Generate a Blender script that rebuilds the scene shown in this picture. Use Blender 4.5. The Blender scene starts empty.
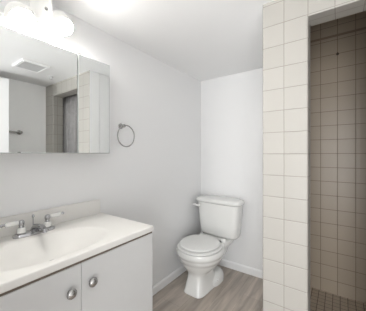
import bpy, bmesh, math, random
from mathutils import Vector, Matrix
random.seed(3)
S = bpy.context.scene
COL = S.collection
PI = math.pi

# ------------------------------------------------------------------ camera
cd = bpy.data.cameras.new('camera')
cam = bpy.data.objects.new('camera', cd)
COL.objects.link(cam)
cam.location = (0, 0, 1.25)
cam.rotation_euler = (PI/2, 0, math.radians(35.3))
cd.sensor_width = 36.0
cd.lens = 36.0*222/366
cd.shift_y = -2.0/366
cd.clip_start = 0.02
S.camera = cam

# ------------------------------------------------------------------ world, exposure
w = bpy.data.worlds.new('world')
S.world = w
w.use_nodes = True
w.node_tree.nodes['Background'].inputs[0].default_value = (0.9, 0.95, 1, 1)
w.node_tree.nodes['Background'].inputs[1].default_value = 0.3
S.view_settings.view_transform = 'Standard'
S.view_settings.look = 'None'
S.view_settings.exposure = 0.94
S.view_settings.gamma = 1
S.view_settings.use_curve_mapping = False

# ------------------------------------------------------------------ light levels
HALL = 38        # added hall fill light, W
VANITY = 88      # frosted shades emission
CENTRE = .4
SCONCE = 18.0

def area(name, loc, rot, sx, sy, power, col=(1, 1, 1)):
    l = bpy.data.lights.new(name, 'AREA')
    l.shape = 'RECTANGLE'; l.size = sx; l.size_y = sy; l.energy = power; l.color = col
    o = bpy.data.objects.new(name, l); COL.objects.link(o)
    o.location = loc; o.rotation_euler = rot
    return o
# unseen fill light added in the hall behind the camera to brighten the room
area('hall_fill_light', (.55, -1.57, 1.05), (math.radians(112), 0, math.radians(8)), 1.5, 1.8, HALL, (0.97, 0.985, 1))

# ------------------------------------------------------------------ materials
def newmat(name):
    m = bpy.data.materials.new(name); m.use_nodes = True
    nt = m.node_tree
    return m, nt, nt.nodes['Principled BSDF']

def mat(name, col, rough=.5, metal=0.0, noise=0.0, nscale=8.0, bump=0.0, bscale=60.0, emit=None, coat=0.0, spec=None, trans=0.0):
    m, nt, b = newmat(name)
    b.inputs['Base Color'].default_value = (*col, 1)
    b.inputs['Roughness'].default_value = rough
    b.inputs['Metallic'].default_value = metal
    b.inputs['Coat Weight'].default_value = coat
    b.inputs['Transmission Weight'].default_value = trans
    if spec is not None: b.inputs['Specular IOR Level'].default_value = spec
    tc = nt.nodes.new('ShaderNodeTexCoord')
    if noise:
        n = nt.nodes.new('ShaderNodeTexNoise'); n.inputs['Scale'].default_value = nscale; n.inputs['Detail'].default_value = 4
        nt.links.new(tc.outputs['Object'], n.inputs['Vector'])
        mr = nt.nodes.new('ShaderNodeMapRange'); mr.inputs[3].default_value = 1-noise; mr.inputs[4].default_value = 1+noise
        nt.links.new(n.outputs['Fac'], mr.inputs[0])
        vm = nt.nodes.new('ShaderNodeVectorMath'); vm.operation = 'SCALE'
        vm.inputs[0].default_value = col
        nt.links.new(mr.outputs[0], vm.inputs['Scale'])
        nt.links.new(vm.outputs[0], b.inputs['Base Color'])
    if bump:
        n2 = nt.nodes.new('ShaderNodeTexNoise'); n2.inputs['Scale'].default_value = bscale; n2.inputs['Detail'].default_value = 3
        nt.links.new(tc.outputs['Object'], n2.inputs['Vector'])
        bp = nt.nodes.new('ShaderNodeBump'); bp.inputs['Strength'].default_value = bump; bp.inputs['Distance'].default_value = .004
        nt.links.new(n2.outputs['Fac'], bp.inputs['Height']); nt.links.new(bp.outputs[0], b.inputs['Normal'])
    if emit:
        b.inputs['Emission Color'].default_value = (*emit[0], 1); b.inputs['Emission Strength'].default_value = emit[1]
    return m

def tile_mat(name, tile, tile2, grout, pw, ph, ou, ov, mortar=.0035, rough=.15, offset=0.0, bump=.5):
    """square tiles in metric UVs, one grid per wall"""
    m, nt, b = newmat(name)
    tc = nt.nodes.new('ShaderNodeTexCoord')
    mp = nt.nodes.new('ShaderNodeMapping'); mp.inputs['Location'].default_value = (-ou+pw*40, -ov+ph*40, 0)
    nt.links.new(tc.outputs['UV'], mp.inputs['Vector'])
    br = nt.nodes.new('ShaderNodeTexBrick')
    br.offset = offset; br.squash = 1.0
    br.inputs['Color1'].default_value = (*tile, 1); br.inputs['Color2'].default_value = (*tile2, 1)
    br.inputs['Mortar'].default_value = (*grout, 1)
    br.inputs['Scale'].default_value = 1; br.inputs['Mortar Size'].default_value = mortar/2
    br.inputs['Mortar Smooth'].default_value = .15; br.inputs['Bias'].default_value = 0
    br.inputs['Brick Width'].default_value = pw; br.inputs['Row Height'].default_value = ph
    nt.links.new(mp.outputs[0], br.inputs['Vector'])
    nt.links.new(br.outputs['Color'], b.inputs['Base Color'])
    br2 = nt.nodes.new('ShaderNodeTexBrick')      # pillowed tile edge for the bump
    br2.offset = offset; br2.squash = 1.0
    for k, v in (('Scale', 1), ('Mortar Size', mortar*1.3), ('Mortar Smooth', 1.0), ('Brick Width', pw), ('Row Height', ph)):
        br2.inputs[k].default_value = v
    nt.links.new(mp.outputs[0], br2.inputs['Vector'])
    inv = nt.nodes.new('ShaderNodeMath'); inv.operation = 'SUBTRACT'; inv.inputs[0].default_value = 1
    nt.links.new(br2.outputs['Fac'], inv.inputs[1])
    bp = nt.nodes.new('ShaderNodeBump'); bp.inputs['Strength'].default_value = bump; bp.inputs['Distance'].default_value = .003
    nt.links.new(inv.outputs[0], bp.inputs['Height']); nt.links.new(bp.outputs[0], b.inputs['Normal'])
    mr = nt.nodes.new('ShaderNodeMapRange'); mr.inputs[3].default_value = rough; mr.inputs[4].default_value = .8
    nt.links.new(br.outputs['Fac'], mr.inputs[0]); nt.links.new(mr.outputs[0], b.inputs['Roughness'])
    return m

def plank_mat(name):
    m, nt, b = newmat(name)
    tc = nt.nodes.new('ShaderNodeTexCoord')
    mp = nt.nodes.new('ShaderNodeMapping'); mp.inputs['Rotation'].default_value = (0, 0, PI/2); mp.inputs['Location'].default_value = (10, 10.06, 0)
    nt.links.new(tc.outputs['Object'], mp.inputs['Vector'])
    br = nt.nodes.new('ShaderNodeTexBrick'); br.offset = .37; br.squash = 1
    for k, v in (('Scale', 1), ('Mortar Size', .0009), ('Mortar Smooth', .2), ('Brick Width', 1.22), ('Row Height', .18)):
        br.inputs[k].default_value = v
    br.inputs['Color1'].default_value = (.42, .362, .31, 1); br.inputs['Color2'].default_value = (.50, .44, .385, 1)
    br.inputs['Mortar'].default_value = (.26, .22, .185, 1)
    nt.links.new(mp.outputs[0], br.inputs['Vector'])
    # grain: noise stretched along the plank
    mp2 = nt.nodes.new('ShaderNodeMapping'); mp2.inputs['Scale'].default_value = (13, 1.5, 1)
    nt.links.new(tc.outputs['Object'], mp2.inputs['Vector'])
    n = nt.nodes.new('ShaderNodeTexNoise'); n.inputs['Scale'].default_value = 1.4; n.inputs['Detail'].default_value = 6; n.inputs['Distortion'].default_value = .8
    nt.links.new(mp2.outputs[0], n.inputs['Vector'])
    mr = nt.nodes.new('ShaderNodeMapRange'); mr.inputs[1].default_value = .3; mr.inputs[2].default_value = .7
    mr.inputs[3].default_value = .66; mr.inputs[4].default_value = 1.2
    nt.links.new(n.outputs['Fac'], mr.inputs[0])
    vm = nt.nodes.new('ShaderNodeVectorMath'); vm.operation = 'SCALE'
    nt.links.new(br.outputs['Color'], vm.inputs[0]); nt.links.new(mr.outputs[0], vm.inputs['Scale'])
    nt.links.new(vm.outputs[0], b.inputs['Base Color'])
    b.inputs['Roughness'].default_value = .42
    return m

M = {}
M['wall'] = mat('painted_wall', (.85, .85, .85), .55, noise=.01, nscale=2, bump=.05, bscale=90)
M['wall_lifted'] = mat('lightened_wall_paint', (.93, .93, .93), .5, bump=.05, bscale=90)  # wall paint made lighter to stand in for missing light on these sides
M['ceiling'] = mat('ceiling_paint', (.92, .92, .92), .8, noise=.01, nscale=2)
M['trim'] = mat('white_trim', (.92, .92, .92), .35)
M['door'] = mat('door_paint', (.92, .92, .93), .4)
M['tile_front'] = tile_mat('cream_tile', (.43, .413, .38), (.445, .427, .395), (.29, .265, .235), .1155, .1203, -.367, .0452, rough=.38, bump=.35)
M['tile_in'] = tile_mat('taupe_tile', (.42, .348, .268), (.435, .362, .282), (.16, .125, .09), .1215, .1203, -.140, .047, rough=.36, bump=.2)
M['mosaic'] = tile_mat('taupe_mosaic', (.54, .45, .355), (.58, .485, .385), (.20, .165, .13), .050, .050, 0, 0, mortar=.005, rough=.4)
M['plank'] = plank_mat('grey_oak_planks')
M['porcelain'] = mat('porcelain', (.82, .82, .80), .08, coat=.4)
M['seat'] = mat('toilet_seat_plastic', (.84, .84, .825), .2)
M['marble'] = mat('cultured_marble', (.79, .775, .745), .45, noise=.008, nscale=5, coat=0)
M['cabinet'] = mat('cabinet_laminate', (.63, .63, .625), .4)
M['board'] = mat('dark_brown_edge', (.17, .135, .105), .8, noise=.2, nscale=60)  # dark brown for the narrow line under the counter slab
M['white_metal'] = mat('white_enamel', (.82, .82, .82), .3)
M['chrome'] = mat('chrome', (.46, .46, .47), .08, 1.0)
M['nickel'] = mat('brushed_nickel', (.44, .435, .425), .26, 1.0, noise=.1, nscale=120)
M['bronze'] = mat('dark_bronze', (.085, .065, .05), .4, .7)
M['bronze_line'] = mat('dark_tile_strip', (.26, .205, .155), .4)
M['mirror'] = mat('mirror_glass', (.87, .89, .885), .0, 1.0)
M['glass_edge'] = mat('mirror_edge', (.62, .65, .64), .2, .3)
M['dark'] = mat('dark_metal', (.03, .03, .03), .5, .5)
M['rubber'] = mat('grey_fitting', (.62, .62, .62), .5)
M['curtain'] = mat('grey_satin', (.30, .29, .29), .38, noise=.35, nscale=14, spec=.7)
M['frost'] = mat('lit_frosted_shade', (.9, .9, .88), .4, emit=((1, .975, .93), VANITY))
M['frost_dim'] = mat('frosted_panel', (.72, .72, .70), .3, emit=((1, .98, .95), CENTRE*.35))
M['bulb'] = mat('sconce_glass', (.9, .9, .9), .4, emit=((1, .96, .9), SCONCE))

# ------------------------------------------------------------------ mesh helpers
def uvbox(me):
    uv = me.uv_layers.new(name='UVMap')
    for p in me.polygons:
        n = p.normal; a = max(range(3), key=lambda i: abs(n[i]))
        for li in p.loop_indices:
            c = me.vertices[me.loops[li].vertex_index].co
            uv.data[li].uv = ((c.y, c.z), (c.x, c.z), (c.x, c.y))[a]

def obj(name, bm, m, parent=None, smooth=False, bevel=0.0, bseg=2, subsurf=0, loc=None, angle=40):
    bmesh.ops.recalc_face_normals(bm, faces=bm.faces[:])
    me = bpy.data.meshes.new(name); bm.to_mesh(me); bm.free()
    uvbox(me)
    for mm in (m if isinstance(m, (list, tuple)) else [m]): me.materials.append(mm)
    o = bpy.data.objects.new(name, me); COL.objects.link(o)
    if parent: o.parent = parent
    if loc: o.location = loc
    if bevel:
        b = o.modifiers.new('bevel', 'BEVEL'); b.width = bevel; b.segments = bseg; b.limit_method = 'ANGLE'; b.angle_limit = math.radians(35)
    if subsurf:
        s = o.modifiers.new('sub', 'SUBSURF'); s.levels = subsurf; s.render_levels = subsurf
    if smooth or bevel:
        if smooth == 'all':
            for p in me.polygons: p.use_smooth = True
        else:
            for p in me.polygons: p.use_smooth = True
            me.set_sharp_from_angle(angle=math.radians(angle))
    return o

def tag(o, label, cat, group=None):
    o['label'] = label; o['category'] = cat
    if group: o['group'] = group
    return o

def thing(name, label, cat, loc=(0, 0, 0), group=None, rotz=0):
    o = bpy.data.objects.new(name, None); COL.objects.link(o)
    o.location = loc; o.rotation_euler = (0, 0, rotz); o.empty_display_size = .05
    return tag(o, label, cat, group)

def struct(name, bm, m, **k):
    o = obj(name, bm, m, **k); o['kind'] = 'structure'; return o

def box(bm, x0, x1, y0, y1, z0, z1, mi=0):
    vs = [bm.verts.new((x, y, z)) for x in (x0, x1) for y in (y0, y1) for z in (z0, z1)]
    fs = []
    for q in ((0, 1, 3, 2), (4, 6, 7, 5), (0, 4, 5, 1), (2, 3, 7, 6), (0, 2, 6, 4), (1, 5, 7, 3)):
        f = bm.faces.new([vs[i] for i in q]); f.material_index = mi; fs.append(f)
    return fs

def B(*a):
    bm = bmesh.new(); box(bm, *a); return bm

def prism(pts, axis, a0, a1):
    """polygon pts (2D) extruded along axis 'x','y','z' from a0 to a1"""
    bm = bmesh.new()
    def P(u, v, a): return {'x': (a, u, v), 'y': (u, a, v), 'z': (u, v, a)}[axis]
    lo = [bm.verts.new(P(u, v, a0)) for u, v in pts]; hi = [bm.verts.new(P(u, v, a1)) for u, v in pts]
    n = len(pts)
    bm.faces.new(lo); bm.faces.new(hi)
    for i in range(n): bm.faces.new((lo[i], lo[(i+1) % n], hi[(i+1) % n], hi[i]))
    return bm

def loft(rings, cap0=True, cap1=True, bm=None):
    bm = bm or bmesh.new()
    R = [[bm.verts.new(p) for p in r] for r in rings]; n = len(R[0])
    for a, b in zip(R, R[1:]):
        for i in range(n): bm.faces.new((a[i], a[(i+1) % n], b[(i+1) % n], b[i]))
    if cap0: bm.faces.new(R[0])
    if cap1: bm.faces.new(R[-1])
    return bm

def lathe(prof, seg=32, origin=(0, 0, 0), axis=(0, 0, 1), bm=None):
    """profile [(r, h)] turned round axis"""
    q = Vector((0, 0, 1)).rotation_difference(Vector(axis)).to_matrix(); O = Vector(origin)
    rings = [[O + q @ Vector((r*math.cos(2*PI*i/seg), r*math.sin(2*PI*i/seg), h)) for i in range(seg)] for r, h in prof]
    return loft(rings, True, True, bm)

def tube(pts, rad, seg=12, bm=None, closed=False):
    pts = [Vector(p) for p in pts]; n = len(pts)
    rads = rad if isinstance(rad, (list, tuple)) else [rad]*n
    rings = []; up = None
    for i, p in enumerate(pts):
        if closed: t = (pts[(i+1) % n]-pts[i-1]).normalized()
        else: t = (pts[min(i+1, n-1)]-pts[max(i-1, 0)]).normalized()
        if up is None:
            up = Vector((0, 0, 1)) if abs(t.z) < .9 else Vector((1, 0, 0))
        s = t.cross(up).normalized(); up = s.cross(t).normalized()
        rings.append([p + rads[i]*(math.cos(2*PI*k/seg)*s + math.sin(2*PI*k/seg)*up) for k in range(seg)])
    if closed:
        bm = bm or bmesh.new()
        R = [[bm.verts.new(p) for p in r] for r in rings]
        for i in range(n):
            a, b = R[i], R[(i+1) % n]
            for k in range(seg): bm.faces.new((a[k], a[(k+1) % seg], b[(k+1) % seg], b[k]))
        return bm
    return loft(rings, bm=bm)

def sring(cx, cy, hx, hy, z, n=2.0, seg=48, hyf=None):
    """superellipse ring; hyf = half length towards -y when it differs"""
    out = []
    for i in range(seg):
        a = 2*PI*i/seg; c, s = math.cos(a), math.sin(a)
        px = math.copysign(abs(c)**(2/n), c); py = math.copysign(abs(s)**(2/n), s)
        h = hyf if (hyf and py < 0) else hy
        out.append((cx+hx*px, cy+h*py, z))
    return out

# ------------------------------------------------------------------ dimensions
XL, XR = -1.355, .613          # left and right walls
YB = 2.279                     # back wall
YF = 1.312                     # face of the shower front
YI = 1.435                     # its inner face
PX0, PX1 = -.367, -.136        # tiled pier left of the shower opening
OX1 = .42                      # right side of the opening
H = 2.108                      # ceiling
HS = 2.45                      # shower ceiling
HD = 1.962                     # underside of the shower header
T = .10

# ------------------------------------------------------------------ setting
struct('floor', B(XL-T, XR+T, -.11, YB+T, -.08, 0), M['plank'])
struct('wall_left', B(XL-T, XL, -.11, YB+T, 0, H+T), M['wall'])
struct('wall_back', B(XL, -.32, YB, YB+T, 0, H+T), M['wall'])
struct('wall_right', B(XR, XR+T, -.11, YF, 0, H+T), M['wall_lifted'])
DX0, DX1, DH = -.40, .53, 2.04
struct('wall_front', prism([(XL, 0), (DX0, 0), (DX0, DH), (DX1, DH), (DX1, 0), (XR, 0), (XR, H+T), (XL, H+T)], 'y', -.11, -.01), M['wall'])
struct('ceiling', prism([(XL, -.11), (XR, -.11), (XR, YF), (PX0, YF), (PX0, YB), (XL, YB)], 'z', H, H+T), M['ceiling'])
# tiled shower front with its opening
bm = prism([(PX0, 0), (PX1, 0), (PX1, HD), (OX1, HD), (OX1, 0), (XR+T, 0), (XR+T, HS), (PX0, HS)], 'y', YF, YI)
for f in bm.faces:
    if abs(f.calc_center_median().x-PX0) < .001: f.material_index = 1      # painted side towards the toilet
struct('wall_shower_front', bm, [M['tile_front'], M['wall_lifted']], bevel=.007, bseg=3)
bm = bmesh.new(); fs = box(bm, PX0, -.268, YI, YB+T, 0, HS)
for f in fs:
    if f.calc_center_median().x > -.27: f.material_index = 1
struct('wall_shower_left', bm, [M['wall_lifted'], M['tile_in']])
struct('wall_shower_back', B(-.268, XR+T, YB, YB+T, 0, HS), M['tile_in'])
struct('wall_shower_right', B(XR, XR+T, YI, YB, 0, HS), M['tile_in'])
struct('ceiling_shower', B(PX0, XR+T, YF, YB+T, HS, HS+T), M['ceiling'])
struct('floor_shower', B(-.268, XR, YI, YB, 0, .056), M['mosaic'])
struct('trim_1', B(PX1, OX1, YF+.004, YI-.004, 0, .11), M['tile_front'], bevel=.006)   # shower curb
# baseboards
BH, BT = .074, .013
def board(pts, axis, a0, a1): return prism(pts, axis, a0, a1)
struct('baseboard_left', prism([(XL, 0), (XL+BT, 0), (XL+BT, BH-.012), (XL+BT-.007, BH), (XL, BH)], 'y', .925, YB), M['trim'])
struct('baseboard_back', prism([(YB, 0), (YB-BT, 0), (YB-BT, BH-.012), (YB-BT+.007, BH), (YB, BH)], 'x', XL+BT, PX0-BT), M['trim'])
struct('baseboard_shower', prism([(PX0, 0), (PX0-BT, 0), (PX0-BT, BH-.012), (PX0-BT+.007, BH), (PX0, BH)], 'y', YF+.02, YB), M['trim'])
struct('baseboard_right', prism([(XR, 0), (XR-BT, 0), (XR-BT, BH-.012), (XR-BT+.007, BH), (XR, BH)], 'y', .02, YF), M['trim'])
# the hall behind the camera
struct('floor_hall', B(-1.5, 1.5, -2.1, -.11, -.08, 0), M['plank'])
struct('ceiling_hall', B(-1.5, 1.5, -2.1, -.11, 2.2, 2.3), M['ceiling'])
struct('wall_hall_left', B(-1.6, -1.5, -2.1, -.11, 0, 2.3), M['wall'])
struct('wall_hall_right', B(1.5, 1.6, -2.1, -.11, 0, 2.3), M['wall'])
struct('wall_hall_back', prism([(-1.5, 0), (1.5, 0), (1.5, 2.3), (-1.5, 2.3)], 'y', -2.1, -2.0), M['wall'])
bm = bmesh.new()
for bx in ((-.28, -.20, .10, 2.0), (1.30, 1.38, .10, 2.0), (.53, .57, .18, 1.92)): box(bm, bx[0], bx[1], -2.0, -1.96, bx[2], bx[3])
box(bm, -.20, 1.30, -2.0, -1.96, .10, .18); box(bm, -.20, 1.30, -2.0, -1.96, 1.92, 2.0)
struct('window_frame_added', bm, M['trim'])  # unseen window frame added to go with the fill light; the wall is solid
# door leaf standing open inside the bathroom
leaf = bpy.data.objects.new('door_1', None); COL.objects.link(leaf)
leaf['kind'] = 'structure'
hx, hy, ex, ey = .525, .005, .352, .845
ln = math.hypot(ex-hx, ey-hy)
leaf.location = (hx, hy, 0); leaf.rotation_euler = (0, 0, math.atan2(ey-hy, ex-hx))
o = obj('door_panel', B(0, ln, -.035, 0, .012, 2.03), M['door'], leaf, bevel=.002); o['kind'] = 'structure'
o = obj('door_handle', lathe([(.001, -.012), (.024, -.01), (.026, 0), (.012, .012), (.011, .03), (.024, .04), (.027, .055), (.02, .068), (.001, .07)], 24, (ln-.06, 0, .95), (0, 1, 0)), M['nickel'], leaf, smooth=True)
o['kind'] = 'structure'

# ------------------------------------------------------------------ vanity cabinet
VX = -.8605                    # door faces
VY0, VY1 = .058, .9205
ZT = .845
vanity = thing('vanity_cabinet', 'pale grey vanity cabinet with two flat doors under the white sink top', 'cabinet', (XL, .489, 0))
def vo(name, bm, m, **k):
    for v in bm.verts: v.co -= Vector((XL, .489, 0))
    return obj(name, bm, m, k.pop('parent', vanity), **k)
bm = bmesh.new()
bx0, bx1 = XL+.002, VX-.020
box(bm, bx0, bx1, VY0, VY0+.016, .09, .800); box(bm, bx0, bx1, VY1-.016, VY1, .09, .800)
box(bm, bx0, bx0+.008, VY0+.016, VY1-.016, .09, .800); box(bm, bx0+.008, bx1, VY0+.016, VY1-.016, .09, .106)
vo('body', bm, M['cabinet'])
vo('toe_kick', B(XL+.03, VX-.08, VY0+.01, VY1-.01, .0, .09), M['cabinet'])
vo('top_rail', B(VX-.022, VX-.004, VY0+.001, VY1-.001, .800, .8145), M['board'])
gy = .499
for (a, b, ky, kz) in ((VY0, gy-.0012, (.450), .709), (gy+.0012, VY1, (.5405), .712)):
    d = vo('door', B(VX-.019, VX, a, b, .10, .8035), M['cabinet'], bevel=.0015)
    kb = lathe([(.0005, 0), (.009, 0), (.0085, .004), (.0065, .008), (.0065, .012), (.0150, .0140), (.0190, .0160), (.0200, .0180), (.0190, .0220), (.0155, .0265), (.010, .0295), (.004, .0307), (.0005, .0310)], 32, (VX, ky, kz), (1, 0, 0))
    vo('knob', kb, M['nickel'], parent=d, smooth=True, angle=30)

# ------------------------------------------------------------------ vanity top with moulded basin
top = thing('bathroom_sink', 'white cultured marble sink top with oval basin on the vanity', 'sink', (XL, .489, .803))
CX0, CX1, CY0, CY1 = XL+.002, -.855, .055, .923
def basin_z(x, y):
    u = abs((x+1.050)/.160); v = abs((y-.475)/.262)
    r = (u**2.3+v**2.3)**(1/2.3)
    return 0.0 if r >= 1.0 else -.082*(1-r**2.4)**1.35
bm = bmesh.new()
NX, NY = 64, 96
grid = [[None]*(NY+1) for _ in range(NX+1)]
for i in range(NX+1):
    for j in range(NY+1):
        x = CX0+(CX1-CX0)*i/NX; y = CY0+(CY1-CY0)*j/NY
        grid[i][j] = bm.verts.new((x, y, ZT+basin_z(x, y)))
for i in range(NX):
    for j in range(NY):
        bm.faces.new((grid[i][j], grid[i+1][j], grid[i+1][j+1], grid[i][j+1]))
edge = [grid[i][0] for i in range(NX+1)]+[grid[NX][j] for j in range(1, NY+1)]+[grid[i][NY] for i in range(NX-1, -1, -1)]+[grid[0][j] for j in range(NY-1, 0, -1)]
low = [bm.verts.new((v.co.x, v.co.y, ZT-.0305)) for v in edge]
n = len(edge)
for k in range(n): bm.faces.new((edge[k], edge[(k+1) % n], low[(k+1) % n], low[k]))
# rim round the underside, then the moulded bowl's own underside
inn = [bm.verts.new((CX0+.2235+(v.co.x-CX0-.2235)*.9, .489+(v.co.y-.489)*.9, ZT-.0305)) for v in low]
for k in range(n): bm.faces.new((low[k], low[(k+1) % n], inn[(k+1) % n], inn[k]))
org = Vector((XL, .489, .803))
for v in bm.verts: v.co -= org
obj('basin_slab', bm, M['marble'], top, bevel=.005, bseg=3, smooth=True, angle=50)
bm = B(XL+.001, XL+.021, CY0, .912, ZT-.002, .938)
for v in bm.verts: v.co -= org
obj('backsplash', bm, M['marble'], top, bevel=.004, bseg=3)
bm = lathe([(.0005, 0), (.022, 0), (.022, .003), (.017, .004), (.015, .002), (.0005, .002)], 24, (-1.050, .475, ZT-.0815))
for v in bm.verts: v.co -= org
obj('drain', bm, M['chrome'], top, smooth=True)

# ------------------------------------------------------------------ faucet
FX, FY = -1.268, .487
fau = thing('faucet', 'chrome centerset faucet with two white porcelain lever handles on the sink top', 'faucet', (FX, FY, ZT))
def ring2(cx, cy, hx, hy, z): return sring(cx, cy, hx, hy, z, 2.6, 40)
obj('base_plate', loft([ring2(0, 0, .030, .094, 0), ring2(0, 0, .030, .094, .008), ring2(0, 0, .027, .091, .014), ring2(0, 0, .020, .083, .017)]), M['chrome'], fau, smooth=True)
sp = tube([(-.004, 0, .008), (.0, 0, .022), (.012, 0, .034), (.04, 0, .042), (.075, 0, .046), (.098, 0, .045), (.110, 0, .038), (.112, 0, .026)],
          [.020, .019, .0165, .0135, .0115, .0105, .0105, .010], 16)
obj('spout', sp, M['chrome'], fau, smooth=True)
obj('lift_rod', lathe([(.0005, 0), (.003, 0), (.003, .066), (.0065, .070), (.0065, .078), (.004, .084), (.0005, .085)], 16, (-.022, 0, .008)), M['chrome'], fau, smooth=True)
for s in (-1, 1):
    y = s*.059
    h = obj('handle', lathe([(.0005, 0), (.021, 0), (.021, .004), (.016, .008), (.0145, .010), (.0115, .036), (.0100, .044), (.0125, .048), (.0135, .056), (.0125, .064), (.009, .069), (.004, .0715), (.0005, .072)], 24, (0, y, .010)), M['chrome'], fau, smooth=True)
    c = obj('collar', lathe([(.0145, .0), (.0185, .002), (.0185, .020), (.0155, .026), (.0125, .027)], 24, (0, y, .018)), M['porcelain'], h, smooth=True)
    c['label'] = 'white porcelain collar'
    dirv = Vector((.02, s, .03)).normalized()
    p0 = Vector((0, y, .070))
    lv = obj('lever', lathe([(.0005, .012), (.0105, .014), (.0115, .020), (.0122, .035), (.0128, .055), (.0115, .064), (.006, .066), (.0005, .066)], 20, p0, dirv), M['porcelain'], h, smooth=True)
    lv['label'] = 'white porcelain lever'
    obj('lever_tip', lathe([(.0005, .065), (.0055, .066), (.0045, .071), (.0075, .076), (.0075, .081), (.005, .085), (.0005, .086)], 16, p0, dirv), M['chrome'], h, smooth=True)

# ------------------------------------------------------------------ mirror cabinet
XM = -1.240
mc = thing('mirror_cabinet', 'frameless mirrored medicine cabinet hung above the sink', 'cabinet', (XL, .47, 1.25))
mo = Vector((XL, .47, 1.25))
def mobj(name, bm, m, parent=mc, **k):
    for v in bm.verts: v.co -= mo
    return obj(name, bm, m, parent, **k)
mobj('body', B(XL+.001, XM-.022, .030, .912, 1.252, 1.828), M['white_metal'], bevel=.002)
for (a, b) in ((.026, .2415), (.2425, .6960), (.6985, .9160)):
    d = mobj('mirror_door', B(XM-.021, XM-.005, a, b, 1.25, 1.8305), M['glass_edge'])
    bv = .004
    bm = bmesh.new()
    z0, z1 = 1.25, 1.8305
    r0 = [(XM-.005, a, z0), (XM-.005, b, z0), (XM-.005, b, z1), (XM-.005, a, z1)]
    r1 = [(XM-.0032, a, z0), (XM-.0032, b, z0), (XM-.0032, b, z1), (XM-.0032, a, z1)]
    r2 = [(XM, a+bv, z0+bv), (XM, b-bv, z0+bv), (XM, b-bv, z1-bv), (XM, a+bv, z1-bv)]
    loft([r0, r1, r2], bm=bm)
    bm.normal_update()
    for f in bm.faces:
        if abs(f.normal.x) < .999: f.material_index = 1
    mobj('mirror_pane', bm, [M['mirror'], M['glass_edge']], parent=d)
mobj('hinge', B(XM-.018, XM-.003, .700, .722, 1.8305, 1.8355), M['dark'])

# ------------------------------------------------------------------ vanity light
vl = thing('vanity_light', 'glowing white vanity light with frosted glass shades above the mirrored cabinet', 'lamp', (XL, .507, 1.98))
lo = Vector((XL, .507, 1.98))
def lobj(name, bm, m, parent=vl, **k):
    for v in bm.verts: v.co -= lo
    return obj(name, bm, m, parent, **k)
lobj('back_plate', B(XL, XL+.02, .345, .672, 1.925, 2.055), M['white_metal'], bevel=.006)
for k, (yc, zc, r) in enumerate(((.424, 1.955, .058), (.622, 2.015, .050))):
    lobj('socket', lathe([(.0005, 0), (.024, 0), (.024, .03), (.0005, .03)], 20, (XL+.018, yc, zc), (1, 0, 0)), M['white_metal'], smooth=True)
    if k == 0:
        prof = [(.0005, 0), (.03, 0), (.045, .012), (.058, .035), (.065, .06), (r, .095), (r-.004, .098), (r-.007, .090), (.0005, .085)]
        dome = [(.0005, .086), (r-.010, .088), (.052, .100), (.040, .111), (.022, .119), (.0005, .121)]
    else:
        prof = [(.0005, 0), (.035, 0), (.05, .006), (r, .015), (r, .092), (r-.004, .095), (r-.007, .090), (.0005, .085)]
        dome = [(.0005, .086), (r-.010, .088), (.042, .098), (.032, .107), (.018, .113), (.0005, .115)]
    ax = Vector((1, 0, -1.0))
    sh = lobj('lamp_shade', lathe(prof, 32, (XL+.045, yc, zc), ax), M['frost_dim'], smooth=True)
    lobj('bulb_glass', lathe(dome, 32, (XL+.045, yc, zc), ax), M['frost'], parent=sh, smooth=True)
# curved frosted panel in the middle, held by a finial
rings = []
for z in (1.925, 2.085):
    rings.append([(XL+.02+.125*math.sin(PI*(.12+.76*i/16)), .522+.052*math.cos(PI*(.12+.76*i/16))*1.05, z) for i in range(17)]
                 + [(XL+.02+.118*math.sin(PI*(.12+.76*i/16)), .522+.047*math.cos(PI*(.12+.76*i/16))*1.05, z) for i in range(16, -1, -1)])
lobj('frosted_panel', loft(rings), M['frost_dim'], smooth=True)
lobj('finial', lathe([(.0005, 0), (.008, 0), (.008, .004), (.005, .007), (.0005, .009)], 16, (XL+.144, .515, 1.980), (1, 0, 0)), M['nickel'], smooth=True)

# ------------------------------------------------------------------ towel ring
tr = thing('towel_ring', 'round chrome towel ring on the left wall beside the mirrored cabinet', 'towel ring', (XL, 1.095, 1.456))
obj('wall_plate', lathe([(.0005, 0), (.021, 0), (.021, .005), (.017, .009), (.0005, .009)], 24, (0, 0, 0), (1, 0, 0)), M['nickel'], tr, smooth=True)
obj('post', lathe([(.0005, .004), (.015, .006), (.010, .014), (.009, .024), (.0125, .028), (.0125, .046), (.009, .049), (.0005, .05)], 20, (0, 0, 0), (1, 0, 0)), M['nickel'], tr, smooth=True)
R = .080
obj('ring', tube([(.037, .025+R*math.sin(2*PI*i/48), -.074+R*math.cos(2*PI*i/48)) for i in range(48)], .0042, 10, closed=True), M['nickel'], tr, smooth='all')

# ------------------------------------------------------------------ toilet
TX = -1.047
toi = thing('toilet', 'white two-piece toilet with closed round lid in the corner', 'toilet', (TX, YB-.008, 0), rotz=math.radians(-2.5))
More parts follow.
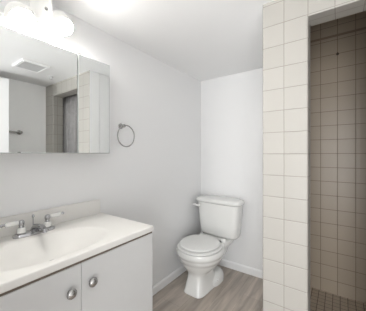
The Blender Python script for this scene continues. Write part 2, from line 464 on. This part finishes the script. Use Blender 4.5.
# local: x across, y = -(distance from the wall)
def tr_(fv, bv, hw, z, n, mid=None):
    mid = mid if mid is not None else (fv+bv)/2
    return sring(0, -mid, hw, mid-bv, z, n, 56, hyf=fv-mid)
rings = [tr_(.640, .26, .104, 0, 5), tr_(.640, .26, .104, .012, 5), tr_(.634, .27, .098, .022, 5), tr_(.612, .32, .086, .11, 4.2), tr_(.606, .34, .084, .15, 3.6),
         tr_(.610, .335, .090, .170, 3.0), tr_(.628, .31, .118, .195, 2.5), tr_(.650, .27, .150, .225, 2.25), tr_(.668, .22, .175, .258, 2.15, .46), tr_(.677, .225, .186, .283, 2.1, .47),
         tr_(.685, .225, .194, .287, 2.1, .475), tr_(.690, .225, .199, .310, 2.1, .48), tr_(.694, .225, .201, .328, 2.1, .48),
         tr_(.706, .225, .211, .333, 2.1, .48), tr_(.709, .225, .213, .350, 2.1, .48), tr_(.709, .225, .213, .374, 2.1, .48), tr_(.704, .228, .208, .384, 2.1, .48)]
obj('bowl', loft(rings), M['porcelain'], toi, smooth=True, angle=60)
# low foot with the trapway bulging out at both sides
rings = [sring(0, -.31, .122, .150, 0, 2.6), sring(0, -.31, .122, .150, .03, 2.6), sring(0, -.305, .119, .142, .055, 2.5), sring(0, -.30, .110, .125, .078, 2.3), sring(0, -.295, .094, .10, .095, 2.2), sring(0, -.29, .07, .07, .104, 2)]
obj('trapway', loft(rings), M['porcelain'], toi, smooth=True, angle=60)
# deck that carries the tank
rings = [sring(0, -.17, .075, .12, .20, 3), sring(0, -.165, .105, .135, .28, 3.2), sring(0, -.16, .155, .145, .345, 3.6), sring(0, -.16, .165, .148, .372, 4), sring(0, -.16, .160, .145, .384, 4)]
obj('tank_deck', loft(rings), M['porcelain'], toi, smooth=True, angle=60)
for s in (-1, 1):
    obj('bolt_cap', lathe([(.012, 0), (.012, .008), (.009, .015), (.0005, .018)], 16, (s*.112, -.36, .050), (s*1, -.2, .8)), M['seat'], toi, smooth=True)
# seat and lid
sr = lambda g, z: sring(0, -.485, .200-g, .203-g, z, 2.12, 56, hyf=.220-g)
obj('toilet_seat', loft([sr(.006, .386), sr(0, .390), sr(0, .398), sr(.012, .403), sr(.030, .4035)]), M['seat'], toi, smooth=True)
lidr = [sr(.034, .4060), sr(.022, .410), sr(.018, .413), sr(.018, .421), sr(.024, .427), sr(.045, .4285), sr(.10, .430), sr(.16, .4305)]
obj('seat_lid', loft(lidr), M['seat'], toi, smooth=True)
for s in (-1, 1):
    obj('seat_hinge', loft([sring(s*.128, -.262, .022, .018, .384, 4, 24), sring(s*.128, -.262, .022, .018, .404, 4, 24), sring(s*.128, -.262, .016, .012, .414, 4, 24)]), M['seat'], toi, smooth=True)
# tank, narrower towards its foot, and the overhanging lid
tk = lambda hw, f, z, n=4.2: sring(.004, -(f+.018)/2, hw, (f-.018)/2, z, n, 64)
obj('tank', loft([tk(.176, .165, .3845), tk(.200, .186, .390), tk(.211, .196, .408), tk(.224, .203, .50), tk(.234, .208, .60), tk(.244, .212, .728)]), M['porcelain'], toi, smooth=True, angle=60)
obj('tank_lid', loft([tk(.236, .206, .729), tk(.256, .224, .735), tk(.262, .229, .745), tk(.260, .227, .760), tk(.250, .218, .771), tk(.218, .190, .777), tk(.12, .13, .7785)]), M['porcelain'], toi, smooth=True, angle=60)
fl = obj('flush_lever', lathe([(.0005, 0), (.016, 0), (.016, .006), (.009, .010), (.009, .018), (.0005, .018)], 20, (-.196, -.2105, .690), (0, -1, 0)), M['seat'], toi, smooth=True)
tube_bm = tube([(-.190, -.226, .690), (-.208, -.234, .691), (-.230, -.240, .695), (-.246, -.243, .699)], [.009, .0095, .0105, .009], 12)
obj('lever_arm', tube_bm, M['seat'], fl, smooth=True)
# water supply: stop valve on the wall and hose to the tank
sv = obj('supply_valve', lathe([(.0005, 0), (.028, 0), (.026, .005), (.009, .008), (.009, .045), (.014, .048), (.014, .07), (.0005, .072)], 20, (-.235, -.001, .19), (0, -1, 0)), M['chrome'], toi, smooth=True)
obj('supply_hose', tube([(-.235, -.058, .195), (-.236, -.060, .25), (-.222, -.068, .31), (-.205, -.095, .36), (-.200, -.11, .40), (-.19, -.11, .41)], .008, 10), M['dark'], toi, smooth=True)

# ------------------------------------------------------------------ things seen in the mirror
ef = thing('exhaust_fan', 'square white exhaust fan grille in the ceiling, seen in the mirror', 'fan', (-.015, .915, H))
hw, hd = .130, .116
bm = bmesh.new()
box(bm, -hw, hw, -hd, -hd+.022, -.016, 0); box(bm, -hw, hw, hd-.022, hd, -.016, 0)
box(bm, -hw, -hw+.022, -hd+.022, hd-.022, -.016, 0); box(bm, hw-.022, hw, -hd+.022, hd-.022, -.016, 0)
obj('frame', bm, M['trim'], ef)
bm = bmesh.new()
for k in range(13):
    y = -hd+.03+k*(2*hd-.06)/12
    box(bm, -hw+.022, hw-.022, y-.0045, y+.0045, -.012, -.003)
obj('grille', bm, M['rubber'], ef)
tag(obj('ceiling_sprinkler', lathe([(.0005, 0), (.026, 0), (.024, -.006), (.010, -.008), (.009, -.022), (.016, -.024), (.016, -.027), (.0005, -.028)], 20, (.158, 1.172, H)), M['rubber'], smooth=True),
    'small grey sprinkler head in the ceiling, seen in the mirror', 'sprinkler')
for z, lab in ((1.498, 'upper chrome towel bar on the wall beside the door, seen in the mirror'), (1.243, 'lower chrome towel bar on the wall, just showing at the mirror bottom edge')):
    t = thing('towel_bar', lab, 'towel bar', (XR, 1.02, z), 'towel bars on the right wall')
    for y in (0, -.56):
        obj('post', lathe([(.0005, 0), (.026, 0), (.026, .006), (.014, .012), (.012, .04), (.016, .046), (.016, .066), (.012, .070), (.0005, .071)], 20, (0, y, 0), (-1, 0, 0)), M['nickel'], t, smooth=True)
    obj('bar', tube([(-.056, .004, 0), (-.056, -.564, 0)], .0085, 12), M['nickel'], t, smooth=True)

# ------------------------------------------------------------------ shower fittings
RY, RZ = 1.478, 2.024
tag(obj('curtain_rod', tube([(-.268, RY, RZ), (.613, RY, RZ)], .0105, 14), M['bronze'], smooth=True),
    'dark bronze curtain rod tucked behind the shower header', 'curtain rod')
cu = thing('shower_curtain', 'grey satin shower curtain gathered at the right of the shower, seen in the mirror', 'curtain', (.38, RY, .09))
bm = bmesh.new()
N = 120; rows = []
for j in range(17):
    z = 2.008-(2.008-.09)*j/16-.09
    row = []
    for i in range(N+1):
        t = i/N; x = .165+.42*t+.006*math.sin(j*.6)*math.sin(t*7)-.38
        a = .010+.012*min(1, j/4)
        y = a*math.sin(t*2*PI*8+.5*math.sin(j*.5))+.004*math.sin(t*2*PI*3.3+j*.35)
        row.append(bm.verts.new((x, y+.004, z)))
    rows.append(row)
for a, b in zip(rows, rows[1:]):
    for i in range(N): bm.faces.new((a[i], a[i+1], b[i+1], b[i]))
cl = obj('cloth', bm, M['curtain'], cu, smooth='all')
sm = cl.modifiers.new('thick', 'SOLIDIFY'); sm.thickness = .0015
for k in range(8):
    x = .18+.39*k/7-.38
    obj('curtain_ring', tube([(x, .019*math.sin(2*PI*i/20), RZ-.09-.003+.019*math.cos(2*PI*i/20)) for i in range(20)], .0018, 6, closed=True), M['chrome'], cu, smooth='all')
struct('trim_2', B(-.268, XR, YB-.004, YB, 2.238, 2.256), M['bronze_line'])      # dark strip high on the shower wall
tag(obj('wall_hook', lathe([(.0005, 0), (.010, 0), (.010, .004), (.005, .007), (.004, .016), (.007, .019), (.0005, .021)], 16, (-.018, YB, 2.088), (0, -1, 0)), M['bronze'], smooth=True),
    'small dark hook high on the brown tiled shower wall', 'hook')

# ------------------------------------------------------------------ hall sconce behind the camera
sc = thing('wall_sconce', 'slim tube sconce in the hall, glinting in the shower tiles', 'lamp', (.355, -2.0, 1.80))
obj('bracket', B(-.03, .03, 0, .02, -.05, .05), M['nickel'], sc, bevel=.003)
obj('tube_shade', lathe([(.0005, -.12), (.024, -.115), (.026, -.1), (.026, .1), (.024, .115), (.0005, .12)], 20, (0, .045, 0)), M['bulb'], sc, smooth=True)
